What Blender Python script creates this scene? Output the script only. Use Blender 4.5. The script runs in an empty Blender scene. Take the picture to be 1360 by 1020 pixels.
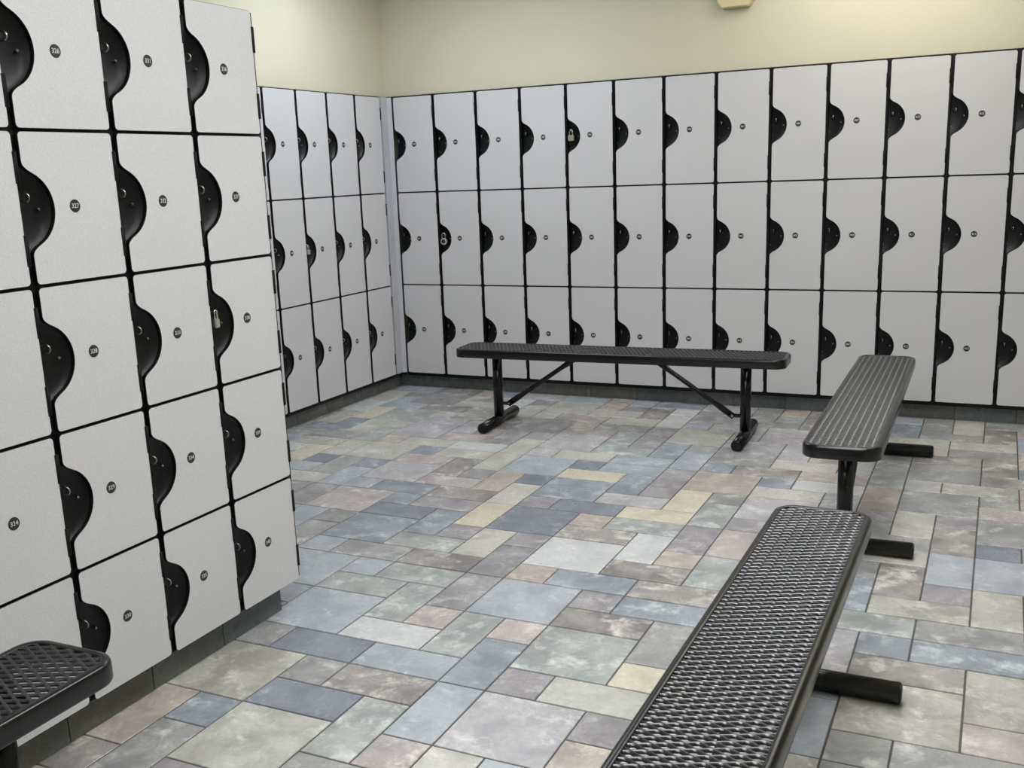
import bpy, bmesh, math, random
from mathutils import Vector, Matrix
random.seed(7)
S = bpy.context.scene
COL = S.collection
PI = math.pi

# ------------------------------------------------------------------ camera
F_PX, YAW, PITCH, ROLL = 1359.52, 0.455670, -0.226735, -0.0383896
CAM = Vector((3.65887, -5.96452, 1.42172))
cy_, sy_ = math.cos(YAW), math.sin(YAW)
cp_, sp_ = math.cos(PITCH), math.sin(PITCH)
cr_, sr_ = math.cos(ROLL), math.sin(ROLL)
fwd = Vector((-sy_*cp_, cy_*cp_, sp_))
rgt = Vector((cy_, sy_, 0))
upv = rgt.cross(fwd)
R2 = cr_*rgt + sr_*upv
U2 = -sr_*rgt + cr_*upv
cam_d = bpy.data.cameras.new('camera')
cam = bpy.data.objects.new('camera', cam_d)
COL.objects.link(cam)
m = Matrix((R2, U2, -fwd)).transposed().to_4x4()
m.translation = CAM
cam.matrix_world = m
cam_d.sensor_fit = 'HORIZONTAL'
cam_d.sensor_width = 36
cam_d.lens = F_PX/1360*36
cam_d.shift_x = 15.128/1360
cam_d.shift_y = 33.431/1360
cam_d.clip_start = 0.05
S.camera = cam

# ------------------------------------------------------------------ world + exposure
w = bpy.data.worlds.new('world'); S.world = w
w.use_nodes = True
w.node_tree.nodes['Background'].inputs[0].default_value = (0.80, 0.85, 0.9, 1)
w.node_tree.nodes['Background'].inputs[1].default_value = 0.03
S.view_settings.view_transform = 'Standard'
S.view_settings.look = 'None'
S.view_settings.exposure = 0.42
S.view_settings.gamma = 1.0
S.view_settings.use_curve_mapping = False

# ceiling light fittings: (x, y, rot, colour, strength)
CEIL_Z = 2.75
FIXTURES = [
    (2.95, -3.65, PI/2, (0.96, 0.98, 1.0), 8.6),
    (2.95, -4.95, PI/2, (0.98, 0.99, 1.0), 8.8),
    (3.3, -2.4, PI/2, (0.93, 0.95, 1.0), 12.0),
    (0.95, -1.1, 0, (0.82, 0.89, 1.0), 9.5),
    (3.1, -0.46, 0, (1.0, 0.94, 0.86), 5.0),
    (2.4, -6.8, 0, (0.98, 0.98, 0.98), 9.0),
]

# ------------------------------------------------------------------ room data
XB, ZB, HT, WB = 0.0319, 0.1032, 0.6077, 0.3048       # back bank start, bottom, tier height, width
YL, WL = 0.0899, 0.3010                                # left bank start, width
XN, YN, WN, HN = 1.5886, -3.3388, 0.3025, 0.36464      # end bank face, end, width, tier height
GX, GY, U = 2.12528, -2.86473, 0.152595                # floor tile grid
ZTOP = ZB + 3*HT

# ------------------------------------------------------------------ materials
def srgb(r, g, b):
    f = lambda c: (c/255/12.92) if c/255 <= 0.04045 else ((c/255+0.055)/1.055)**2.4
    return (f(r), f(g), f(b), 1)

def mat(name, col, rough=0.5, metal=0.0, spec=0.5, noise=None, bump=None, coat=0.0):
    """noise=(scale, amount, detail); bump=(scale, strength, distance)"""
    m = bpy.data.materials.new(name); m.use_nodes = True
    nt = m.node_tree; N = nt.nodes; L = nt.links
    b = N['Principled BSDF']
    b.inputs['Base Color'].default_value = col
    b.inputs['Roughness'].default_value = rough
    b.inputs['Metallic'].default_value = metal
    b.inputs['Specular IOR Level'].default_value = spec
    b.inputs['Coat Weight'].default_value = coat
    geo = N.new('ShaderNodeNewGeometry')
    if noise:
        t = N.new('ShaderNodeTexNoise'); t.inputs['Scale'].default_value = noise[0]
        t.inputs['Detail'].default_value = noise[2]
        L.new(geo.outputs['Position'], t.inputs['Vector'])
        r = N.new('ShaderNodeMapRange')
        r.inputs['From Min'].default_value = 0.3; r.inputs['From Max'].default_value = 0.7
        r.inputs['To Min'].default_value = 1-noise[1]; r.inputs['To Max'].default_value = 1+noise[1]
        L.new(t.outputs['Fac'], r.inputs['Value'])
        v = N.new('ShaderNodeVectorMath'); v.operation = 'SCALE'
        v.inputs[0].default_value = col[:3]
        L.new(r.outputs['Result'], v.inputs['Scale'])
        L.new(v.outputs[0], b.inputs['Base Color'])
    if bump:
        t = N.new('ShaderNodeTexNoise'); t.inputs['Scale'].default_value = bump[0]
        t.inputs['Detail'].default_value = 3
        L.new(geo.outputs['Position'], t.inputs['Vector'])
        bp = N.new('ShaderNodeBump'); bp.inputs['Strength'].default_value = bump[1]
        bp.inputs['Distance'].default_value = bump[2]
        L.new(t.outputs['Fac'], bp.inputs['Height']); L.new(bp.outputs[0], b.inputs['Normal'])
    return m

M = {}
M['wall'] = mat('cream_wall_paint', srgb(213, 208, 184), 0.75, spec=0.3, noise=(2.0, 0.02, 2), bump=(160, 0.25, 0.002))
M['ceiling'] = mat('white_ceiling', srgb(225, 223, 214), 0.9, noise=(60, 0.05, 3), bump=(90, 0.3, 0.003))
M['grout'] = mat('dark_grout', srgb(88, 88, 84), 0.9, noise=(150, 0.12, 3))
M['door'] = mat('speckled_light_grey_laminate', srgb(209, 208, 208), 0.42, spec=0.45, noise=(330, 0.10, 3), bump=(400, 0.2, 0.0008))
M['filler'] = mat('grey_filler_laminate', srgb(190, 191, 196), 0.45, spec=0.45, noise=(420, 0.04, 2))
M['frame'] = mat('black_locker_frame', srgb(8, 9, 10), 0.5, spec=0.3, noise=(60, 0.15, 2))
M['cup'] = mat('black_moulded_plastic', srgb(12, 18, 18), 0.4, spec=0.35, noise=(40, 0.2, 3), bump=(700, 0.08, 0.0005))
M['hinge'] = mat('black_hinge', srgb(9, 9, 10), 0.6, spec=0.25, noise=(80, 0.15, 2))
M['edge'] = mat('black_phenolic_edge', srgb(13, 13, 14), 0.5, spec=0.3, noise=(80, 0.12, 2))
M['loop'] = mat('dark_steel_loop', srgb(165, 168, 166), 0.28, metal=1.0, noise=(90, 0.05, 2))
M['chrome'] = mat('polished_steel', srgb(205, 205, 205), 0.18, metal=1.0, noise=(90, 0.05, 2))
M['lock_steel'] = mat('brushed_lock_steel', srgb(205, 203, 192), 0.3, metal=0.75, noise=(200, 0.06, 2))
M['lock_face'] = mat('black_lock_dial', srgb(40, 40, 42), 0.3, noise=(90, 0.1, 2))
M['plate'] = mat('black_number_disc', srgb(38, 38, 38), 0.45, noise=(90, 0.08, 2))
M['digit'] = mat('white_digits', srgb(215, 215, 208), 0.5, noise=(200, 0.03, 2))
M['bench'] = mat('black_plastisol_coating', srgb(9, 10, 11), 0.22, spec=0.4, noise=(30, 0.15, 2), bump=(220, 0.15, 0.0006))
M['rim'] = mat('black_plastisol_rim', srgb(9, 10, 10), 0.24, spec=0.5, noise=(30, 0.15, 2), bump=(220, 0.15, 0.0006))
M['mesh'] = mat('black_plastisol_mesh', srgb(24, 28, 30), 0.28, spec=1.0, noise=(60, 0.15, 2))
M['bolt'] = mat('zinc_bolt', srgb(170, 168, 160), 0.4, metal=0.8, noise=(90, 0.06, 2))
M['fixture'] = mat('cream_fixture_plastic', srgb(222, 205, 160), 0.5, noise=(60, 0.03, 2))
M['fixture_frame'] = mat('white_troffer_frame', srgb(235, 235, 232), 0.5, noise=(60, 0.02, 2))

def slate(name, base, second, accent, amount=0.25, lo=0.53):
    """mottled slate-look porcelain: three mineral tones, darker veins, riven relief"""
    m = bpy.data.materials.new(name); m.use_nodes = True
    nt = m.node_tree; N = nt.nodes; L = nt.links
    b = N['Principled BSDF']
    geo = N.new('ShaderNodeNewGeometry'); oi = N.new('ShaderNodeObjectInfo')
    a = N.new('ShaderNodeMath'); a.operation = 'ADD'
    L.new(oi.outputs['Random'], a.inputs[0]); L.new(geo.outputs['Random Per Island'], a.inputs[1])
    sc = N.new('ShaderNodeMath'); sc.operation = 'MULTIPLY'; sc.inputs[1].default_value = 37.0
    L.new(a.outputs[0], sc.inputs[0])
    off = N.new('ShaderNodeVectorMath'); off.operation = 'ADD'
    L.new(geo.outputs['Position'], off.inputs[0]); L.new(sc.outputs[0], off.inputs[1])
    def noise(s, d, r=0.55, dist=0.0):
        t = N.new('ShaderNodeTexNoise'); t.inputs['Scale'].default_value = s
        t.inputs['Detail'].default_value = d; t.inputs['Roughness'].default_value = r
        t.inputs['Distortion'].default_value = dist
        L.new(off.outputs[0], t.inputs['Vector']); return t
    def ramp(src, lo, hi):
        r = N.new('ShaderNodeMapRange'); r.inputs['From Min'].default_value = lo
        r.inputs['From Max'].default_value = hi; L.new(src, r.inputs['Value']); return r
    def mix(fac, c1, c2):
        x = N.new('ShaderNodeMix'); x.data_type = 'RGBA'
        L.new(fac, x.inputs['Factor'])
        for s, c in ((6, c1), (7, c2)):
            if isinstance(c, tuple): x.inputs[s].default_value = c
            else: L.new(c, x.inputs[s])
        return x.outputs[2]
    n1 = noise(8, 5, 0.62, 0.3); n2 = noise(11, 7, 0.7, 0.3); n3 = noise(55, 6, 0.7, 0.4); n4 = noise(6, 2, 0.5, 2.5)
    c = mix(ramp(n1.outputs['Fac'], 0.42, 0.62).outputs[0], base, second)
    c = mix(ramp(n2.outputs['Fac'], lo, lo+0.14).outputs[0], c, accent)
    v = N.new('ShaderNodeVectorMath'); v.operation = 'SCALE'; L.new(c, v.inputs[0])
    r3 = N.new('ShaderNodeMapRange'); r3.inputs['From Min'].default_value = 0.3; r3.inputs['From Max'].default_value = 0.7
    r3.inputs['To Min'].default_value = 1-amount*0.45; r3.inputs['To Max'].default_value = 1+amount*0.45
    L.new(n3.outputs['Fac'], r3.inputs['Value'])
    # fine dark cleft veins
    ab = N.new('ShaderNodeMath'); ab.operation = 'SUBTRACT'; ab.inputs[1].default_value = 0.5
    L.new(n4.outputs['Fac'], ab.inputs[0])
    ab2 = N.new('ShaderNodeMath'); ab2.operation = 'ABSOLUTE'; L.new(ab.outputs[0], ab2.inputs[0])
    vr = N.new('ShaderNodeMapRange'); vr.inputs['From Min'].default_value = 0.0; vr.inputs['From Max'].default_value = 0.006
    vr.inputs['To Min'].default_value = 0.86; vr.inputs['To Max'].default_value = 1.0
    L.new(ab2.outputs[0], vr.inputs['Value'])
    mu = N.new('ShaderNodeMath'); mu.operation = 'MULTIPLY'
    L.new(r3.outputs[0], mu.inputs[0]); L.new(vr.outputs[0], mu.inputs[1])
    L.new(mu.outputs[0], v.inputs['Scale'])
    L.new(v.outputs[0], b.inputs['Base Color'])
    rr = N.new('ShaderNodeMapRange'); rr.inputs['To Min'].default_value = 0.16; rr.inputs['To Max'].default_value = 0.42
    L.new(n1.outputs['Fac'], rr.inputs['Value']); L.new(rr.outputs[0], b.inputs['Roughness'])
    b.inputs['Specular IOR Level'].default_value = 0.5
    bp = N.new('ShaderNodeBump'); bp.inputs['Strength'].default_value = 0.35; bp.inputs['Distance'].default_value = 0.0025
    L.new(n2.outputs['Fac'], bp.inputs['Height']); L.new(bp.outputs[0], b.inputs['Normal'])
    return m

PAL = {   # letter: (base, second, accent)
    'b': ((182, 191, 200), (166, 177, 188), (203, 208, 210)),
    'B': ((158, 168, 178), (138, 149, 161), (190, 199, 202)),
    'D': ((142, 149, 165), (126, 134, 150), (170, 177, 187)),
    'G': ((170, 170, 167), (150, 150, 149), (196, 196, 191)),
    'g': ((180, 187, 182), (160, 165, 160), (207, 211, 205)),
    'W': ((216, 218, 216), (206, 211, 210), (222, 222, 218)),
    'C': ((210, 206, 193), (195, 190, 177), (220, 216, 206)),
    'c': ((204, 203, 189), (188, 187, 174), (214, 212, 202)),
    'y': ((198, 195, 177), (174, 171, 154), (213, 211, 198)),
    'Y': ((226, 214, 184), (216, 203, 173), (230, 221, 198)),
    'T': ((202, 186, 168), (182, 168, 153), (214, 199, 180)),
    'P': ((199, 185, 178), (178, 165, 161), (217, 204, 196)),
    'p': ((195, 191, 193), (178, 176, 181), (212, 207, 204)),
    'M': ((170, 164, 168), (151, 145, 151), (190, 185, 186)),
    'R': ((172, 164, 158), (140, 133, 129), (214, 206, 196)),
}
def tone(c, k=1.0):
    g = sum(c)/3
    return srgb(*[min(240, (g+(v-g)*0.68)*k) for v in c])
SL = {k: slate('slate_tile_'+n, tone(PAL[k][0], 0.975), tone(PAL[k][1], 0.93), tone(PAL[k][2], 1.04), lo=0.57 if k in 'bDWYcC' else 0.52) for k, n in
      dict(b='pale_blue', B='blue_grey', D='dark_blue', G='grey', g='pale_green', W='white', C='cream', c='pale_cream', y='ochre_grey',
           Y='yellow', T='tan', P='pink', p='lilac', M='mauve', R='rust').items()}
KICK = [slate('base_tile_'+n, srgb(*a), srgb(*b_), srgb(*c_)) for n, a, b_, c_ in (
    ('slate', (92, 100, 99), (81, 88, 88), (106, 112, 109)), ('olive', (99, 100, 93), (86, 87, 82), (112, 112, 104)),
    ('green', (95, 101, 97), (84, 90, 86), (107, 112, 107)), ('brown', (104, 101, 95), (92, 89, 84), (116, 112, 105)))]

# ------------------------------------------------------------------ helpers
def box(bm, x0, x1, y0, y1, z0, z1, mi=0):
    v = [bm.verts.new((x, y, z)) for z in (z0, z1) for y in (y0, y1) for x in (x0, x1)]
    for f in ((0, 2, 3, 1), (4, 5, 7, 6), (0, 1, 5, 4), (2, 6, 7, 3), (0, 4, 6, 2), (1, 3, 7, 5)):
        fc = bm.faces.new([v[i] for i in f]); fc.material_index = mi
    return v

def prism(bm, pts, y0, y1, bev=0.0):
    """outline pts (x,z) counter-clockwise seen from -y, front face at y0, back at y1; small chamfer at the front"""
    n = len(pts)
    P = [Vector((a, 0, b)) for a, b in pts]
    if bev:
        ins = []
        for i in range(n):
            d1 = (P[i]-P[i-1]).normalized(); d2 = (P[(i+1) % n]-P[i]).normalized()
            t = (d1+d2).normalized(); nrm = Vector((-t.z, 0, t.x))
            ins.append(P[i]+nrm*bev)
        rings = [(ins, y0), (P, y0+bev), (P, y1)]
    else:
        rings = [(P, y0), (P, y1)]
    R = [[bm.verts.new((p.x, y, p.z)) for p in ps] for ps, y in rings]
    bm.faces.new(R[0])
    bm.faces.new(R[-1][::-1])
    for a, b in zip(R, R[1:]):
        for i in range(n):
            j = (i+1) % n
            bm.faces.new((a[j], a[i], b[i], b[j]))

def tube(bm, a, b, r, seg=12, r2=None, cap=True, flat=1.0):
    a = Vector(a); b = Vector(b); d = (b-a).normalized(); r2 = r if r2 is None else r2
    s = Vector((0, 0, 1)) if abs(d.z) < 0.9 else Vector((1, 0, 0))
    u = d.cross(s).normalized(); v = d.cross(u).normalized()
    A = []; B = []
    for i in range(seg):
        t = 2*PI*i/seg; o = u*math.cos(t)*flat+v*math.sin(t)
        A.append(bm.verts.new(a+o*r)); B.append(bm.verts.new(b+o*r2))
    for i in range(seg):
        j = (i+1) % seg; f = bm.faces.new((A[i], B[i], B[j], A[j])); f.smooth = True
    if cap:
        bm.faces.new(A); bm.faces.new(B[::-1])

def path_tube(bm, pts, r, seg=8):
    pts = [Vector(p) for p in pts]; rings = []
    for i, p in enumerate(pts):
        d = (pts[min(i+1, len(pts)-1)]-pts[max(i-1, 0)]).normalized()
        s = Vector((0, 1, 0)) if abs(d.y) < 0.9 else Vector((1, 0, 0))
        u = d.cross(s).normalized(); v = d.cross(u)
        rings.append([bm.verts.new(p+(u*math.cos(2*PI*k/seg)+v*math.sin(2*PI*k/seg))*r) for k in range(seg)])
    for a, b in zip(rings, rings[1:]):
        for k in range(seg):
            f = bm.faces.new((a[k], b[k], b[(k+1) % seg], a[(k+1) % seg])); f.smooth = True
    bm.faces.new(rings[0]); bm.faces.new(rings[-1][::-1])

def mesh(name, bm, mats, fix=True):
    if fix: bmesh.ops.recalc_face_normals(bm, faces=bm.faces[:])
    me = bpy.data.meshes.new(name); bm.to_mesh(me); bm.free()
    for k in (mats if isinstance(mats, (list, tuple)) else [mats]): me.materials.append(k)
    return me

def link(name, me, parent=None, loc=(0, 0, 0), rot=None):
    o = bpy.data.objects.new(name, me); COL.objects.link(o)
    if parent: o.parent = parent
    o.location = loc
    if rot: o.rotation_euler = rot
    return o

def thing(name, label, cat, loc=(0, 0, 0), rz=0.0, group=None):
    o = bpy.data.objects.new(name, None); COL.objects.link(o)
    o.empty_display_size = 0.05
    o.location = loc; o.rotation_euler = (0, 0, rz)
    o['label'] = label; o['category'] = cat
    if group: o['group'] = group
    return o

def structure(name, bm, m):
    o = link(name, mesh(name, bm, m)); o['kind'] = 'structure'; return o

# ------------------------------------------------------------------ room shell
RX, RY0 = 5.7, -8.0
LD = 0.45                     # locker depth
WS = 0.05                     # wall face sits this far behind the doors above the lockers
bm = bmesh.new()
box(bm, -LD-0.1, RX+0.1, LD, LD+0.1, 0, CEIL_Z)
box(bm, -LD-0.1, RX+0.1, WS, LD, ZTOP+0.008, CEIL_Z)
structure('wall_back', bm, M['wall'])
bm = bmesh.new()
box(bm, -LD-0.1, -LD, RY0, LD, 0, CEIL_Z)
box(bm, -LD, -WS, RY0, WS, ZTOP+0.008, CEIL_Z)
structure('wall_left', bm, M['wall'])
bm = bmesh.new(); box(bm, RX, RX+0.1, RY0, LD, 0, CEIL_Z); structure('wall_right', bm, M['wall'])
bm = bmesh.new(); box(bm, -LD-0.1, RX+0.1, RY0-0.1, RY0, 0, CEIL_Z); structure('wall_front', bm, M['wall'])
bm = bmesh.new(); box(bm, -LD-0.1, RX+0.1, RY0-0.1, LD+0.1, CEIL_Z, CEIL_Z+0.1); structure('ceiling', bm, M['ceiling'])
bm = bmesh.new(); box(bm, -LD-0.1, RX+0.1, RY0-0.1, LD+0.1, -0.1, -0.0025)
floor = structure('floor', bm, M['grout'])

# ------------------------------------------------------------------ floor tiles
CELL = [(4,1,1,2),(2,2,1,2),(4,3,2,2),(0,1,2,2),(5,2,1,1),(1,0,2,1),(0,4,1,1),(0,0,1,1),(3,3,1,2),(5,0,1,2),(3,2,1,1),(3,0,2,1),(1,4,2,1),(0,3,2,1),(2,1,2,1)]
TAB_I0, TAB_J0 = -13, 18
TAB = [
    [0,0,0,0,0,0,0,0,0,0,0,0,0,0,0,0,0,0,0,0,0,4,7,0],
    [0,0,0,0,0,0,0,0,0,0,0,15,6,0,0,0,0,0,0,0,0,4,7,15],
    [0,0,0,0,0,0,0,0,0,7,7,15,6,0,0,0,0,0,0,0,0,4,7,15],
    [0,0,0,0,0,0,0,0,12,12,7,7,6,0,0,0,0,0,0,0,0,0,7,7],
    [10,5,0,0,0,0,0,4,4,0,0,4,3,7,7,0,0,0,0,0,0,0,4,4],
    [10,5,0,0,13,0,0,4,4,0,0,5,14,7,7,0,0,13,0,0,0,0,0,15],
    [0,0,0,0,0,0,0,4,4,13,13,5,14,2,4,4,4,13,0,0,5,4,4,15],
    [0,0,5,13,13,0,0,4,7,13,13,5,5,2,1,4,4,7,7,0,5,4,4,15],
    [0,0,5,0,7,7,6,6,7,13,7,7,1,1,1,2,15,15,12,0,5,0,9,9],
    [0,0,0,0,0,2,7,7,7,1,1,3,1,1,14,11,11,2,0,0,11,4,4,4],
    [0,10,0,0,0,12,12,15,7,1,1,10,10,2,14,11,11,7,0,0,11,4,4,12],
    [0,10,3,5,2,13,13,15,4,11,3,2,2,2,14,10,4,13,0,0,14,7,14,4],
    [0,0,0,5,1,13,13,12,7,11,7,2,2,13,13,10,5,13,0,0,0,7,15,4],
    [0,0,0,0,1,0,0,0,15,15,7,14,3,3,10,10,5,14,0,0,0,0,15,3],
    [0,0,0,0,0,12,12,2,14,14,10,3,3,11,5,5,14,12,0,0,0,0,1,1],
    [0,0,0,0,0,12,12,3,3,2,10,3,3,15,15,6,14,12,0,0,0,15,1,1],
    [0,0,0,0,0,0,4,2,2,2,14,7,14,6,6,6,11,5,0,0,0,15,14,9],
    [0,0,0,0,0,0,0,2,2,5,5,7,14,6,6,15,15,5,0,0,0,9,9,9],
    [0,0,0,0,0,0,0,1,4,4,15,15,14,11,2,2,0,0,0,0,0,5,4,4],
    [0,0,0,0,0,0,0,1,1,1,5,5,14,1,1,14,2,2,0,0,0,2,2,2],
    [0,0,0,0,0,0,0,1,1,5,5,5,14,1,1,15,15,4,0,0,0,15,15,9],
    [0,0,0,0,0,0,0,0,2,1,1,5,12,5,12,5,5,4,0,0,0,9,9,9],
    [0,0,0,0,0,0,0,0,0,1,1,6,6,5,2,5,5,10,0,0,0,9,9,12],
    [0,0,0,0,0,0,0,0,0,4,3,3,1,1,2,14,8,8,0,0,0,4,0,0],
    [0,0,0,0,0,0,0,0,0,9,9,4,15,15,1,13,13,14,0,0,0,0,0,0],
    [0,0,0,0,0,0,0,0,0,9,9,3,3,5,1,13,13,0,0,0,0,0,0,0],
    [0,0,0,0,0,0,0,0,0,11,2,8,8,5,12,0,0,0,0,0,0,0,0,0],
    [0,0,0,0,0,0,0,0,0,11,4,8,8,0,0,0,0,0,0,0,0,0,0,0]
]
def colour_at(i, j):
    r, c = TAB_J0-j, i-TAB_I0
    if 0 <= r < len(TAB) and 0 <= c < len(TAB[r]): return '.bBDGgWCcyYTPpMR'[TAB[r][c]]
    return '.'
def project(p):
    d = Vector(p)-CAM; z = d.dot(fwd)
    if z < 0.1: return None
    return (680-15.128+F_PX*d.dot(R2)/z, 510+33.43-F_PX*d.dot(U2)/z)
def tile_geo(bm, w, h, cx=0.0, cy=0.0, z=0.0, mi=0):
    g, c, t = 0.0027, 0.0014, 0.0014
    a, b = w*U/2-g, h*U/2-g
    rings = [[(-a, -b, -0.006), (a, -b, -0.006), (a, b, -0.006), (-a, b, -0.006)],
             [(-a, -b, -t), (a, -b, -t), (a, b, -t), (-a, b, -t)],
             [(-a+c, -b+c, 0), (a-c, -b+c, 0), (a-c, b-c, 0), (-a+c, b-c, 0)]]
    V = [[bm.verts.new((x+cx, y+cy, q+z)) for x, y, q in r] for r in rings]
    for p, q in zip(V, V[1:]):
        for k in range(4):
            bm.faces.new((p[k], p[(k+1) % 4], q[(k+1) % 4], q[k])).material_index = mi
    bm.faces.new(V[2]).material_index = mi
tiles = []
rnd = random.Random(11)
for a in range(-40, 40):
    for b in range(-9, 6):
        for (ci, cj, tw, th) in CELL:
            i, j = ci+6*a+2*b, cj-5*b
            x0, x1 = GX+i*U, GX+(i+tw)*U
            y0, y1 = GY+j*U, GY+(j+th)*U
            if x1 < -0.05 or x0 > RX or y1 < RY0 or y0 > 0.05: continue
            cols = [colour_at(i+p, j+q) for p in range(tw) for q in range(th)]
            cols = [c for c in cols if c != '.']
            col = max(cols, key=cols.count) if cols else rnd.choice('bbBGGgpWCcPMTCyR')
            pr = [project((x, y, 0)) for x, y in ((x0, y0), (x1, y0), (x1, y1), (x0, y1))]
            area = 0
            if all(pr):
                inside = any(-5 < q[0] < 1365 and -5 < q[1] < 1025 for q in pr)
                cx, cy = (x0+x1)/2, (y0+y1)/2
                hid = cx < 1.56 and (project((cx, cy, 0))[0] < 395)
                if inside and not hid:
                    area = abs(sum(pr[k][0]*pr[(k+1) % 4][1]-pr[(k+1) % 4][0]*pr[k][1] for k in range(4)))/2
            tiles.append((area, x0, x1, y0, y1, tw, th, col))
tiles.sort(key=lambda t: -t[0])
tile_mesh = {}
keys = list(SL)
rest = bmesh.new()
for n, (area, x0, x1, y0, y1, tw, th, col) in enumerate(tiles):
    cx, cy = (x0+x1)/2, (y0+y1)/2
    dz = rnd.uniform(-0.0004, 0.0004)
    if n < 300:
        k = (tw, th, col)
        if k not in tile_mesh:
            bm = bmesh.new(); tile_geo(bm, tw, th); tile_mesh[k] = mesh('floor_tile', bm, SL[col])
        link('floor_tile', tile_mesh[k], floor, (cx, cy, dz))
    else:
        tile_geo(rest, tw, th, cx, cy, dz, keys.index(col))
o = link('floor_tile_field', mesh('floor_tile_field', rest, [SL[k] for k in keys]), floor)
o['kind'] = 'stuff'

# ------------------------------------------------------------------ tiled toe-kicks under the lockers
RK = 0.051
KT = ZB-0.022
def kick(name, a, b, out, start, pitch, depth=0.012, pat=None, back=0.05):
    """row of base tiles from point a to b; 'out' is the outward normal of the tile faces"""
    a = Vector(a); b = Vector(b); d = (b-a).normalized(); L = (b-a).length; out = Vector(out)
    rz = math.atan2(d.y, d.x)
    flip = -1 if Vector((d.y, -d.x, 0)).dot(out) < 0 else 1      # local -y is outward when flip = 1
    bm = bmesh.new()
    box(bm, 0, L, *(sorted((flip*0.003, flip*back))), 0, KT)
    base = structure(name, bm, M['grout'])
    base.location = a; base.rotation_euler = (0, 0, rz)
    s = start; k = 0
    edges = [0.0]
    while s < L:
        if s > 0.02: edges.append(s)
        s += pitch
    edges.append(L)
    cache = {}
    for e0, e1 in zip(edges, edges[1:]):
        w = round(e1-e0-0.003, 4)
        mi = (pat[k] if pat and k < len(pat) else rnd.randrange(4)); k += 1
        key = (w, mi)
        if key not in cache:
            bm = bmesh.new()
            box(bm, -w/2, w/2, *(sorted((0.0, flip*depth))), 0.0005, KT)
            bmesh.ops.bevel(bm, geom=bm.edges[:], offset=0.0012, segments=1, affect='EDGES')
            cache[key] = mesh('base_tile', bm, KICK[mi])
        link('base_tile', cache[key], base, ((e0+e1)/2, 0, 0))
    return base
NB, NL, NN = 14, 6, 5
kick('baseboard_back', (-RK, RK, 0), (XB+NB*WB, RK, 0), (0, -1, 0), 0.14+RK, 0.305, pat=[2, 0, 2, 2, 3, 3, 0, 2, 0, 0, 3, 1, 0])
kick('baseboard_left', (-RK, -YL-NL*WL, 0), (-RK, RK-0.001, 0), (1, 0, 0), 0.13, 0.305, pat=[1, 1, 2, 1, 1, 2, 2])
kick('baseboard_near', (XN-RK, YN-NN*WN, 0), (XN-RK, YN-0.045, 0), (1, 0, 0), 0.263, 0.3035, pat=[2, 1, 1, 2, 0, 0], back=0.32)

# ------------------------------------------------------------------ lockers
# a locker's local frame: x to the right along the face, y into the bank, z up, origin at the cell's lower left corner on the door face
GAP = 0.009      # half of the vertical gap
HG = 0.0032      # half of the horizontal gap
def door_outline(w, h):
    x0, x1 = GAP, w-GAP; z0, z1 = HG, h-HG; r = 0.011; zc = h/2
    P = []
    def corner(cx, cz, a0):
        for k in range(5):
            t = a0+PI/2*k/4; P.append((cx+r*math.cos(t), cz+r*math.sin(t)))
    corner(x0+r, z0+r, PI)                    # lower left, going down then right
    corner(x1-r, z0+r, -PI/2)
    corner(x1-r, z1-r, 0)
    corner(x0+r, z1-r, PI/2)
    # down the left side: fillet, bowl arc, fillet
    R, cx = 0.0915, -0.0035
    amax = math.radians(63)
    def arc(t): return (cx+R*math.cos(t), zc+R*math.sin(t))
    pa = arc(amax); tl = 0.017
    top = (x0, zc+0.110)
    td = (math.sin(amax), -math.cos(amax))       # tangent leaving the arc start, towards the bowl
    c1 = (x0, top[1]-0.012); c2 = (pa[0]-td[0]*tl, pa[1]-td[1]*tl)
    bez = []
    for k in range(0, 6):
        t = k/6; u = 1-t
        bez.append(tuple(u**3*top[q]+3*u*u*t*c1[q]+3*u*t*t*c2[q]+t**3*pa[q] for q in (0, 1)))
    P += bez
    for k in range(19):
        P.append(arc(amax-2*amax*k/18))
    P += [(x, 2*zc-z) for x, z in bez[::-1]]
    return P

def cup_mesh(w, h):
    """moulded half bowl behind the cut-out; open side at the neighbour's door edge"""
    bm = bmesh.new(); zc = h/2; x0 = 0.0008
    nr, na = 9, 20
    rings = []
    for i in range(nr+1):
        q = i/nr; row = []
        for k in range(na+1):
            t = -PI/2+PI*k/na
            ax, az = 0.092, 0.116
            x = x0+ax*q*math.cos(t); z = zc+az*q*math.sin(t)
            y = 0.0135+0.032*math.sqrt(max(0, 1-q**2.6))
            row.append(bm.verts.new((x, y, z)))
        rings.append(row)
    for a, b in zip(rings, rings[1:]):
        for k in range(na):
            try:
                f = bm.faces.new((a[k], a[k+1], b[k+1], b[k])); f.smooth = True
            except Exception: pass
    bmesh.ops.remove_doubles(bm, verts=bm.verts[:], dist=1e-5)
    # flange strip behind the door edge, above and below the bowl
    for s in (-1, 1):
        box(bm, x0, GAP+0.006, 0.0134, 0.0150, *(sorted((zc+s*0.112, zc+s*0.140))))
    return mesh('handle_cup', bm, M['cup'], fix=False)

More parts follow.
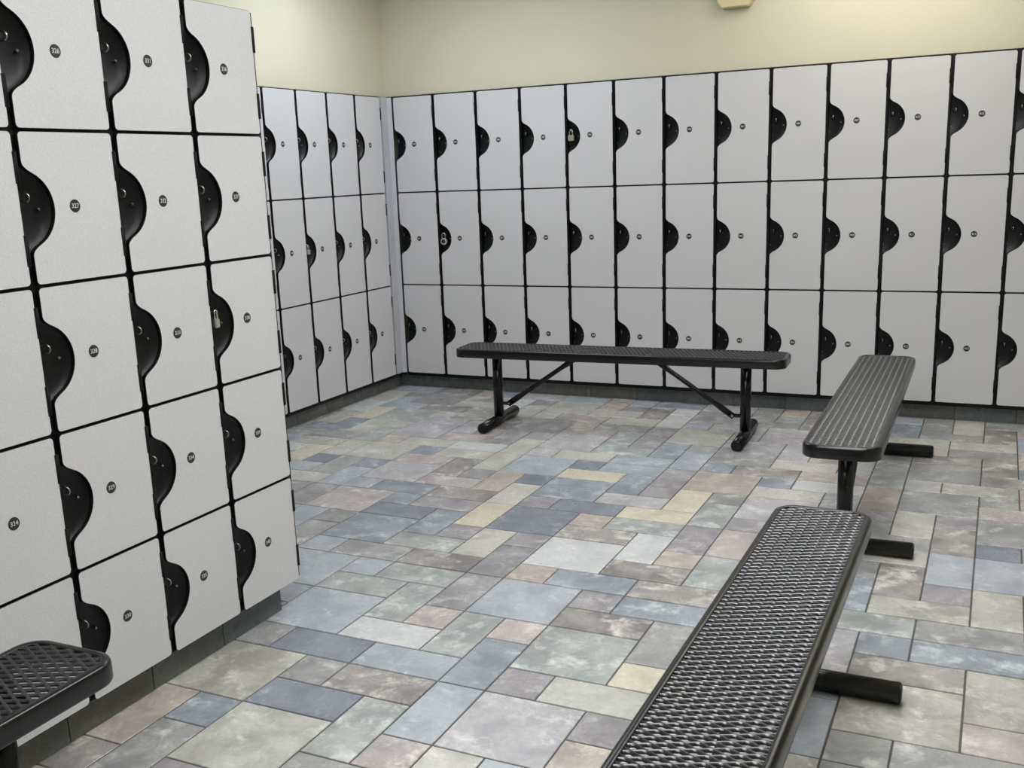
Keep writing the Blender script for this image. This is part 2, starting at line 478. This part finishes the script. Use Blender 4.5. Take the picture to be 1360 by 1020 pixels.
def frame_mesh(w, h, depth, top=0.0, bot=0.0, right=0.0):
    """black locker body: box set behind the bowl, with stiles and rails up to the doors"""
    bm = bmesh.new(); e = 0.0004; z0, z1 = e-bot, h-e+top
    x1 = w-e+right
    box(bm, e, x1, 0.052, depth, z0, z1)
    f = 0.0138
    box(bm, e, x1, f, 0.0519, z0, 0.010)
    box(bm, e, x1, f, 0.0519, h-0.010, z1)
    box(bm, w-0.026, x1, f, 0.0519, 0.0102, h-0.0102)
    zc = h/2
    box(bm, e, 0.018, f, 0.0519, 0.0102, zc-0.118)
    box(bm, e, 0.018, f, 0.0519, zc+0.118, h-0.0102)
    return mesh('locker_body', bm, M['frame'])

def hinge_mesh():
    bm = bmesh.new()
    tube(bm, (0.0010, 0.0025, -0.037), (0.0010, 0.0025, 0.037), 0.0046, 10)
    for z in (-0.011, 0.011):
        tube(bm, (0.0010, 0.0025, z-0.0008), (0.0010, 0.0025, z+0.0008), 0.0048, 10)
    box(bm, -0.0070, 0.0052, -0.0010, 0.0135, -0.037, 0.037)
    return mesh('hinge', bm, M['hinge'])
HINGE = hinge_mesh()

def loop_mesh():
    bm = bmesh.new(); pts = []
    # steel staple: stands out of the bowl, ring plane facing sideways-down
    for k in range(15):
        t = -PI*0.62+PI*1.24*k/14
        pts.append((0.0+0.0045*math.cos(t), -0.004-0.010*math.cos(t), 0.0105*math.sin(t)))
    path_tube(bm, pts, 0.0024, 8)
    return mesh('latch_loop', bm, M['loop'])
LOOP = loop_mesh()
bm = bmesh.new()
tube(bm, (0, 0.012, 0), (0, 0, 0), 0.0125, 16, 0.0105); tube(bm, (0, 0, 0), (0, -0.002, 0), 0.0105, 16, 0.0085)
BOSS = mesh('latch_boss', bm, M['cup'])
bm = bmesh.new()
tube(bm, (0, 0.014, 0), (0, 0.006, 0), 0.0022, 10); tube(bm, (0, 0.006, 0), (0, 0.002, 0), 0.0042, 12, 0.003)
PIN = mesh('latch_pin', bm, M['loop'])
bm = bmesh.new()
tube(bm, (0, 0.004, 0), (0, -0.0008, 0), 0.0026, 10, 0.0018)
SCREW = mesh('screw', bm, M['bolt'])
bm = bmesh.new()
tube(bm, (0, 0.0004, 0), (0, -0.0012, 0), 0.0163, 24, 0.0155)
PLATE = mesh('number_plate', bm, M['plate'])

digit_cache = {}
def digits(txt):
    if txt not in digit_cache:
        cu = bpy.data.curves.new('digits', 'FONT'); cu.body = txt; cu.size = 0.0160
        cu.align_x = 'CENTER'; cu.align_y = 'CENTER'; cu.extrude = 0.00015; cu.resolution_u = 2
        cu.offset = 0.00012; cu.space_character = 0.95
        ob = bpy.data.objects.new('digits_source', cu); COL.objects.link(ob)
        bpy.context.view_layer.update()
        dg = bpy.context.evaluated_depsgraph_get()
        me = bpy.data.meshes.new_from_object(ob.evaluated_get(dg)); me.name = 'digits'
        bpy.data.objects.remove(ob)
        me.transform(Matrix.Rotation(PI/2, 4, 'X')); me.materials.clear(); me.materials.append(M['digit'])
        digit_cache[txt] = me
    return digit_cache[txt]

kits = {}
def kit(kind, w, h, depth):
    if kind not in kits:
        bm = bmesh.new(); prism(bm, door_outline(w, h), 0.0, 0.013, 0.0012)
        nf = len(bm.faces); bm.faces.ensure_lookup_table()
        for f in bm.faces[1:]: f.material_index = 1
        kits[kind] = (mesh('door', bm, [M['door'], M['edge']]), cup_mesh(w, h), {})
    return kits[kind]

def locker(kind, w, h, depth, loc, rz, label, group, number, top=0.0, bot=0.0, hz=0.105, right=0.0):
    door_me, cup_me, frames = kit(kind, w, h, depth)
    if (top, bot, right) not in frames: frames[(top, bot, right)] = frame_mesh(w, h, depth, top, bot, right)
    t = thing('locker', label, 'locker', loc, rz, group)
    link('locker_body', frames[(top, bot, right)], t)
    zc = h/2
    d = link('door', door_me, t)
    p = link('number_plate', PLATE, d, (0.1505, 0, zc+0.002))
    link('digits', digits(str(number)), d, (0.1505, -0.0013, zc+0.002))
    for z in (hz, h-hz): link('hinge', HINGE, t, (w-0.0056, 0, z))
    c = link('handle_cup', cup_me, t)
    link('latch_boss', BOSS, c, (0.022, 0.030, zc+0.029))
    link('latch_loop', LOOP, c, (0.024, 0.026, zc+0.027))
    link('latch_pin', PIN, c, (0.066, 0.024, zc-0.002))
    link('screw', SCREW, c, (0.006, 0.040, zc-0.052))
    return t

ORD = ['first', 'second', 'third', 'fourth', 'fifth', 'sixth', 'seventh', 'eighth', 'ninth', 'tenth', 'eleventh', 'twelfth', 'thirteenth', 'fourteenth']
TIER3 = ['bottom', 'middle', 'top']
locked = {('back', 4, 2): ' holding a square steel padlock', ('back', 1, 1): ' holding a round dial lock',
          ('left', 2, 1): ' holding a small steel padlock', ('near', 0, 2): ' holding a small padlock'}
num = 380
for c in range(NB):
    for r in range(3):
        lab = 'light grey locker, %s row, %s column from corner, back wall%s' % (TIER3[r], ORD[c], locked.get(('back', c, r), ''))
        locker('back', WB, HT, LD-0.005, (XB+c*WB, 0, ZB+r*HT), 0, lab, 'three-tier lockers along the back wall', num+3*c+(2-r),
               top=0.002 if r == 2 else 0.0, bot=0.02 if r == 0 else 0.0)
# left bank faces +x; local x runs towards the corner (+y): rz = +90 deg puts local x on +y and local y on -x
for c in range(NL):
    for r in range(3):
        lab = 'light grey locker, %s row, %s column from corner, left wall%s' % (TIER3[r], ORD[c], locked.get(('left', c, r), ''))
        locker('left', WL, HT, LD-0.065, (0, -YL-(c+1)*WL, ZB+r*HT), PI/2, lab, 'three-tier lockers along the left wall', 341+3*(NL-1-c)+(2-r),
               top=0.002 if r == 2 else 0.0, bot=0.02 if r == 0 else 0.0)
TIER5 = ['bottom', 'second lowest', 'middle', 'second highest', 'top']
for c in range(NN):
    for r in range(5):
        lab = 'light grey locker, %s row, %s column from near bank outer end%s' % (TIER5[r], ORD[c], locked.get(('near', c, r), ''))
        locker('near', WN, HN, 0.38, (XN, YN+GAP-(c+1)*WN-0.004, ZB+r*HN), PI/2, lab, 'five-tier lockers in the near bank', 336-5*c+(4-r),
               top=-0.005 if r == 4 else 0.0, bot=-0.005 if r == 0 else 0.0, hz=0.086, right=0.012 if c == 0 else 0.0)

# corner filler between the two wall banks
bm = bmesh.new()
pts = [(0.0005, -YL+0.0085), (0.0005, -0.012), (XB+0.004-GAP, 0.004), (XB-GAP-0.002, 0.0135), (-0.004, 0.006), (-0.0135, -0.012), (-0.0135, -YL+0.0085)]
lo = [bm.verts.new((x, y, ZB+0.002)) for x, y in pts]; hi = [bm.verts.new((x, y, ZTOP)) for x, y in pts]
bm.faces.new(lo); bm.faces.new(hi[::-1])
for i in range(len(pts)):
    j = (i+1) % len(pts); bm.faces.new((lo[i], hi[i], hi[j], lo[j]))
o = link('corner_filler', mesh('corner_filler', bm, M['filler']))
o['label'] = 'tall narrow grey filler panel in the corner between the two wall banks'; o['category'] = 'panel'

# ------------------------------------------------------------------ padlocks
def padlock(label, loc, rz, w=0.036, h=0.032, d=0.016, sh=0.022, rnd_=False, sr=0.0032):
    t = thing('padlock', label, 'padlock', loc, rz)
    bm = bmesh.new()
    if rnd_:
        tube(bm, (0, -d/2, -h/2), (0, d/2, -h/2), w/2, 24)
    else:
        box(bm, -w/2, w/2, -d/2, d/2, -h, 0)
    bmesh.ops.bevel(bm, geom=bm.edges[:], offset=0.0025, segments=2, affect='EDGES')
    link('lock_case', mesh('lock_case', bm, M['lock_steel']), t)
    bm = bmesh.new(); a = w*0.3; pts = [(-a, 0, -0.006), (-a, 0, sh-a)]
    for k in range(1, 10): pts.append((-a*math.cos(PI*k/10), 0, sh-a+a*math.sin(PI*k/10)))
    pts += [(a, 0, sh-a), (a, 0, -0.006)]
    path_tube(bm, pts, sr, 10)
    link('shackle', mesh('shackle', bm, M['chrome']), t)
    if rnd_:
        bm = bmesh.new(); tube(bm, (0, -d/2+0.001, -h/2), (0, -d/2-0.003, -h/2), w*0.33, 20, w*0.28)
        tube(bm, (0, -d/2-0.003, -h/2), (0, -d/2-0.008, -h/2), w*0.13, 16)
        link('dial', mesh('dial', bm, M['lock_face']), t)
    return t
zc = ZB+2.5*HT
padlock('square silver padlock in the top row, fifth locker cup from the back corner', (XB+4*WB+0.026, 0.010, zc+0.006), 0, 0.037, 0.034, 0.016, 0.030, sr=0.0038)
padlock('round silver dial lock in the middle row, second locker from the back corner', (XB+1*WB+0.026, 0.012, ZB+1.5*HT+0.004), 0, 0.045, 0.045, 0.018, 0.032, rnd_=True)
padlock('small steel padlock in the middle row of the left wall lockers', (-0.012, -YL-3*WL+0.024, ZB+1.5*HT+0.008), PI/2, 0.026, 0.028, 0.013, 0.024)
padlock('small silver padlock on the near bank, middle row beside its outer end', (XN-0.011, YN+GAP-WN-0.004+0.024, ZB+2.5*HN+0.016), PI/2, 0.021, 0.026, 0.012, 0.026, sr=0.0028)

# ------------------------------------------------------------------ benches (length on local y, top at SEAT_Z)
SEAT_Z, BL, BW = 0.457, 1.84, 0.268
LWD, SWD = 0.0508, 0.0234
RC = 0.062     # corner radius
def half_width(y, inset):
    L2 = BL/2-inset; W2 = BW/2-inset; r = max(RC-inset, 0.01)
    ay = abs(y)
    if ay > L2: return -1
    if ay <= L2-r: return W2
    q = ay-(L2-r); return W2-r+math.sqrt(max(0, r*r-q*q))
bm = bmesh.new()
nrow = int(BL/(SWD/2))
for k in range(-nrow//2, nrow//2+1):
    yb = k*SWD/2; par = 1 if k % 2 == 0 else -1
    sub = 8; n = int(BW/LWD*sub)+4
    pts = []
    for i in range(-n//2, n//2+1):
        x = i*LWD/sub
        ph = (i % sub)/sub
        tri = 4*abs(ph-0.5)-1
        tri = max(-1, min(1, tri*1.14))
        y = yb+par*SWD/4*tri*0.93
        hw = half_width(y, 0.012)
        if hw > 0 and abs(x) <= hw: pts.append((x, y))
    if len(pts) < 3: continue
    wd, th, tilt = 0.0084, 0.0056, math.radians(33)
    u = Vector((0, math.cos(tilt), math.sin(tilt))); v = Vector((0, -math.sin(tilt), math.cos(tilt)))
    prev = None
    for x, y in pts:
        c = Vector((x, y, -0.0052))
        ring = [bm.verts.new(c+u*a*wd/2+v*b*th/2) for a, b in ((-1, -0.5), (-0.6, -1), (0.6, -1), (1, -0.5), (1, 0.5), (0.6, 1), (-0.6, 1), (-1, 0.5))]
        if prev:
            for q in range(8):
                f = bm.faces.new((prev[q], ring[q], ring[(q+1) % 8], prev[(q+1) % 8])); f.smooth = True
        prev = ring
SEATMESH = mesh('seat_mesh', bm, M['mesh'])

def rounded_path(inset, n=8):
    L2 = BL/2-inset; W2 = BW/2-inset; r = max(RC-inset, 0.008); P = []
    for cx, cy, a0 in ((W2-r, L2-r, 0), (-W2+r, L2-r, PI/2), (-W2+r, -L2+r, PI), (W2-r, -L2+r, 1.5*PI)):
        for k in range(n+1):
            t = a0+PI/2*k/n; P.append((cx+r*math.cos(t), cy+r*math.sin(t)))
    return P
bm = bmesh.new()
prof = [(0.022, -0.010), (0.022, -0.003), (0.019, -0.0005), (0.014, 0.0), (0.008, -0.0005), (0.0035, -0.003), (0.001, -0.007), (0.0, -0.012),
        (0.0, -0.044), (0.002, -0.048), (0.005, -0.048), (0.006, -0.044), (0.006, -0.014)]
R = [[bm.verts.new((x, y, z)) for x, y in rounded_path(i)] for i, z in prof]
n = len(R[0])
for a, b in zip(R, R[1:]+R[:1]):
    for k in range(n):
        f = bm.faces.new((a[k], a[(k+1) % n], b[(k+1) % n], b[k])); f.smooth = True
RIM = mesh('seat_rim', bm, M['rim'])
FY, LEGR = 0.705, 0.0285
bm = bmesh.new(); tube(bm, (0, 0, 0.045), (0, 0, SEAT_Z-0.045), LEGR, 20)
box(bm, -0.05, 0.05, -0.032, 0.032, SEAT_Z-0.047, SEAT_Z-0.041)
LEG = mesh('leg', bm, M['bench'])
bm = bmesh.new(); tube(bm, (-0.24, 0, 0.030), (0.24, 0, 0.030), 0.030, 22)
FOOT = mesh('foot', bm, M['bench'])
bm = bmesh.new()
tube(bm, (0, 0, 0), (0.005, 0, 0), 0.0285, 20, 0.024); tube(bm, (0.005, 0, 0), (0.0055, 0, 0), 0.015, 16)
CAP = mesh('end_cap', bm, M['bench'])
bm = bmesh.new(); box(bm, -0.122, 0.122, -0.02, 0.02, SEAT_Z-0.041, SEAT_Z-0.0125)
XBAR = mesh('cross_bar', bm, M['bench'])
# brace: flattened ends, round middle; local y from post towards the middle
bm = bmesh.new()
ya, za, yb, zb = 0.068, 0.128, 0.465, 0.398
d = Vector((0, yb-ya, zb-za)).normalized()
A = Vector((0, ya, za)); B = Vector((0, yb, zb))
path = [(A-d*0.010, 0.0165, 0.004), (A+d*0.06, 0.0175, 0.006), (A+d*0.11, 0.0135, 0.012), (B-d*0.09, 0.0130, 0.0125), (B-d*0.045, 0.016, 0.006), (B+d*0.008, 0.016, 0.004)]
prev = None; nn = Vector((0, -d.z, d.y))
for c, rh, rx in path:
    ring = [bm.verts.new(c+nn*rh*math.cos(2*PI*k/12)+Vector((1, 0, 0))*rx*math.sin(2*PI*k/12)) for k in range(12)]
    if prev:
        for k in range(12):
            f = bm.faces.new((prev[k], ring[k], ring[(k+1) % 12], prev[(k+1) % 12])); f.smooth = True
    else: bm.faces.new(ring)
    prev = ring
bm.faces.new(prev[::-1])
BRACE = mesh('brace', bm, M['bench'])
bm = bmesh.new()
box(bm, -0.0035, 0.0035, 0.024, ya+0.012, za-0.010, za+0.010)
for v in bm.verts: v.co.x += 0.0085
BRKT = mesh('bracket', bm, M['bench'])
bm = bmesh.new()
box(bm, 0.0065, 0.0125, yb-0.012, yb+0.015, zb-0.012, SEAT_Z-0.012)
BRKT2 = mesh('bracket', bm, M['bench'])
bm = bmesh.new(); tube(bm, (-0.006, 0, 0), (-0.0105, 0, 0), 0.0075, 6); tube(bm, (-0.011, 0, 0), (0.015, 0, 0), 0.0035, 10)
BOLT = mesh('bolt', bm, M['bolt'])
def bench(label, cx, cy, rz):
    t = thing('bench', label, 'bench', (cx, cy, 0), rz, 'black metal mesh benches')
    link('seat_mesh', SEATMESH, t, (0, 0, SEAT_Z))
    link('seat_rim', RIM, t, (0, 0, SEAT_Z))
    for s in (-1, 1):
        link('leg', LEG, t, (0, s*FY, 0))
        f = link('foot', FOOT, t, (0, s*FY, 0))
        link('end_cap', CAP, f, (0.24, 0, 0.03)); link('end_cap', CAP, f, (-0.24, 0, 0.03), (0, 0, PI))
        link('cross_bar', XBAR, t, (0, s*FY, 0))
        b = link('brace', BRACE, t, (0, s*FY, 0), (0, 0, 0 if s < 0 else PI))
        link('bracket', BRKT, b); link('bracket', BRKT2, b); link('bolt', BOLT, b, (0, ya, za)); link('bolt', BOLT, b, (0, yb, zb))
    return t
bench('black mesh bench standing lengthwise in front of the back wall lockers', 1.81, -0.745, PI/2+math.radians(2.6))
bench('black mesh bench at right, its far end near the back lockers, beyond the front bench', 3.198, -1.478, math.radians(0.6))
bench('black mesh bench in the right foreground, cut off by the bottom edge', 3.252, -3.985, math.radians(-0.4))
bench('black mesh bench in the lower left corner, only its rounded end in view', 1.915, -5.445, math.radians(0.5))

# ------------------------------------------------------------------ wall fitting above the lockers
bm = bmesh.new()
pts = [(-0.075, 0), (0.075, 0), (0.10, 0.03), (0.10, 0.14), (0.075, 0.165), (-0.075, 0.165), (-0.10, 0.14), (-0.10, 0.03)]
prism(bm, pts, -0.05, 0.0, 0.006)
t = thing('emergency_light', 'cream plastic fitting high on the back wall, cut by the top edge', 'light', (2.263, WS, 2.262))
link('housing', mesh('housing', bm, M['fixture']), t)
bm = bmesh.new(); tube(bm, (0, -0.05, 0.1), (0, -0.066, 0.1), 0.035, 20, 0.03)
link('lens', mesh('lens', bm, M['digit']), t)

# ------------------------------------------------------------------ ceiling troffers (out of frame, they light the room)
FR = bmesh.new()
for a in ((-0.61, 0.61, -0.305, -0.28), (-0.61, 0.61, 0.28, 0.305), (-0.61, -0.585, -0.28, 0.28), (0.585, 0.61, -0.28, 0.28)): box(FR, *a, -0.03, 0.0)
FR = mesh('light_frame', FR, M['fixture_frame'])
places = ['over the front bench, farther of the pair', 'over the front bench, nearer of the pair', 'over the bench beyond the front bench', 'in the left corner of the room', 'close to the back wall above the right bench',
          'behind the camera']
for (x, y, rz, colr, st), pl in zip(FIXTURES, places):
    em = bpy.data.materials.new('lit_diffuser'); em.use_nodes = True
    b = em.node_tree.nodes['Principled BSDF']
    b.inputs['Base Color'].default_value = (0.8, 0.8, 0.8, 1)
    b.inputs['Emission Color'].default_value = (*colr, 1); b.inputs['Emission Strength'].default_value = st
    t = thing('ceiling_light', 'white rectangular ceiling light %s' % pl, 'ceiling light', (x, y, CEIL_Z), rz)
    link('light_frame', FR, t)
    bm = bmesh.new(); box(bm, -0.585, 0.585, -0.28, 0.28, -0.02, -0.002)
    link('diffuser', mesh('diffuser', bm, em), t)
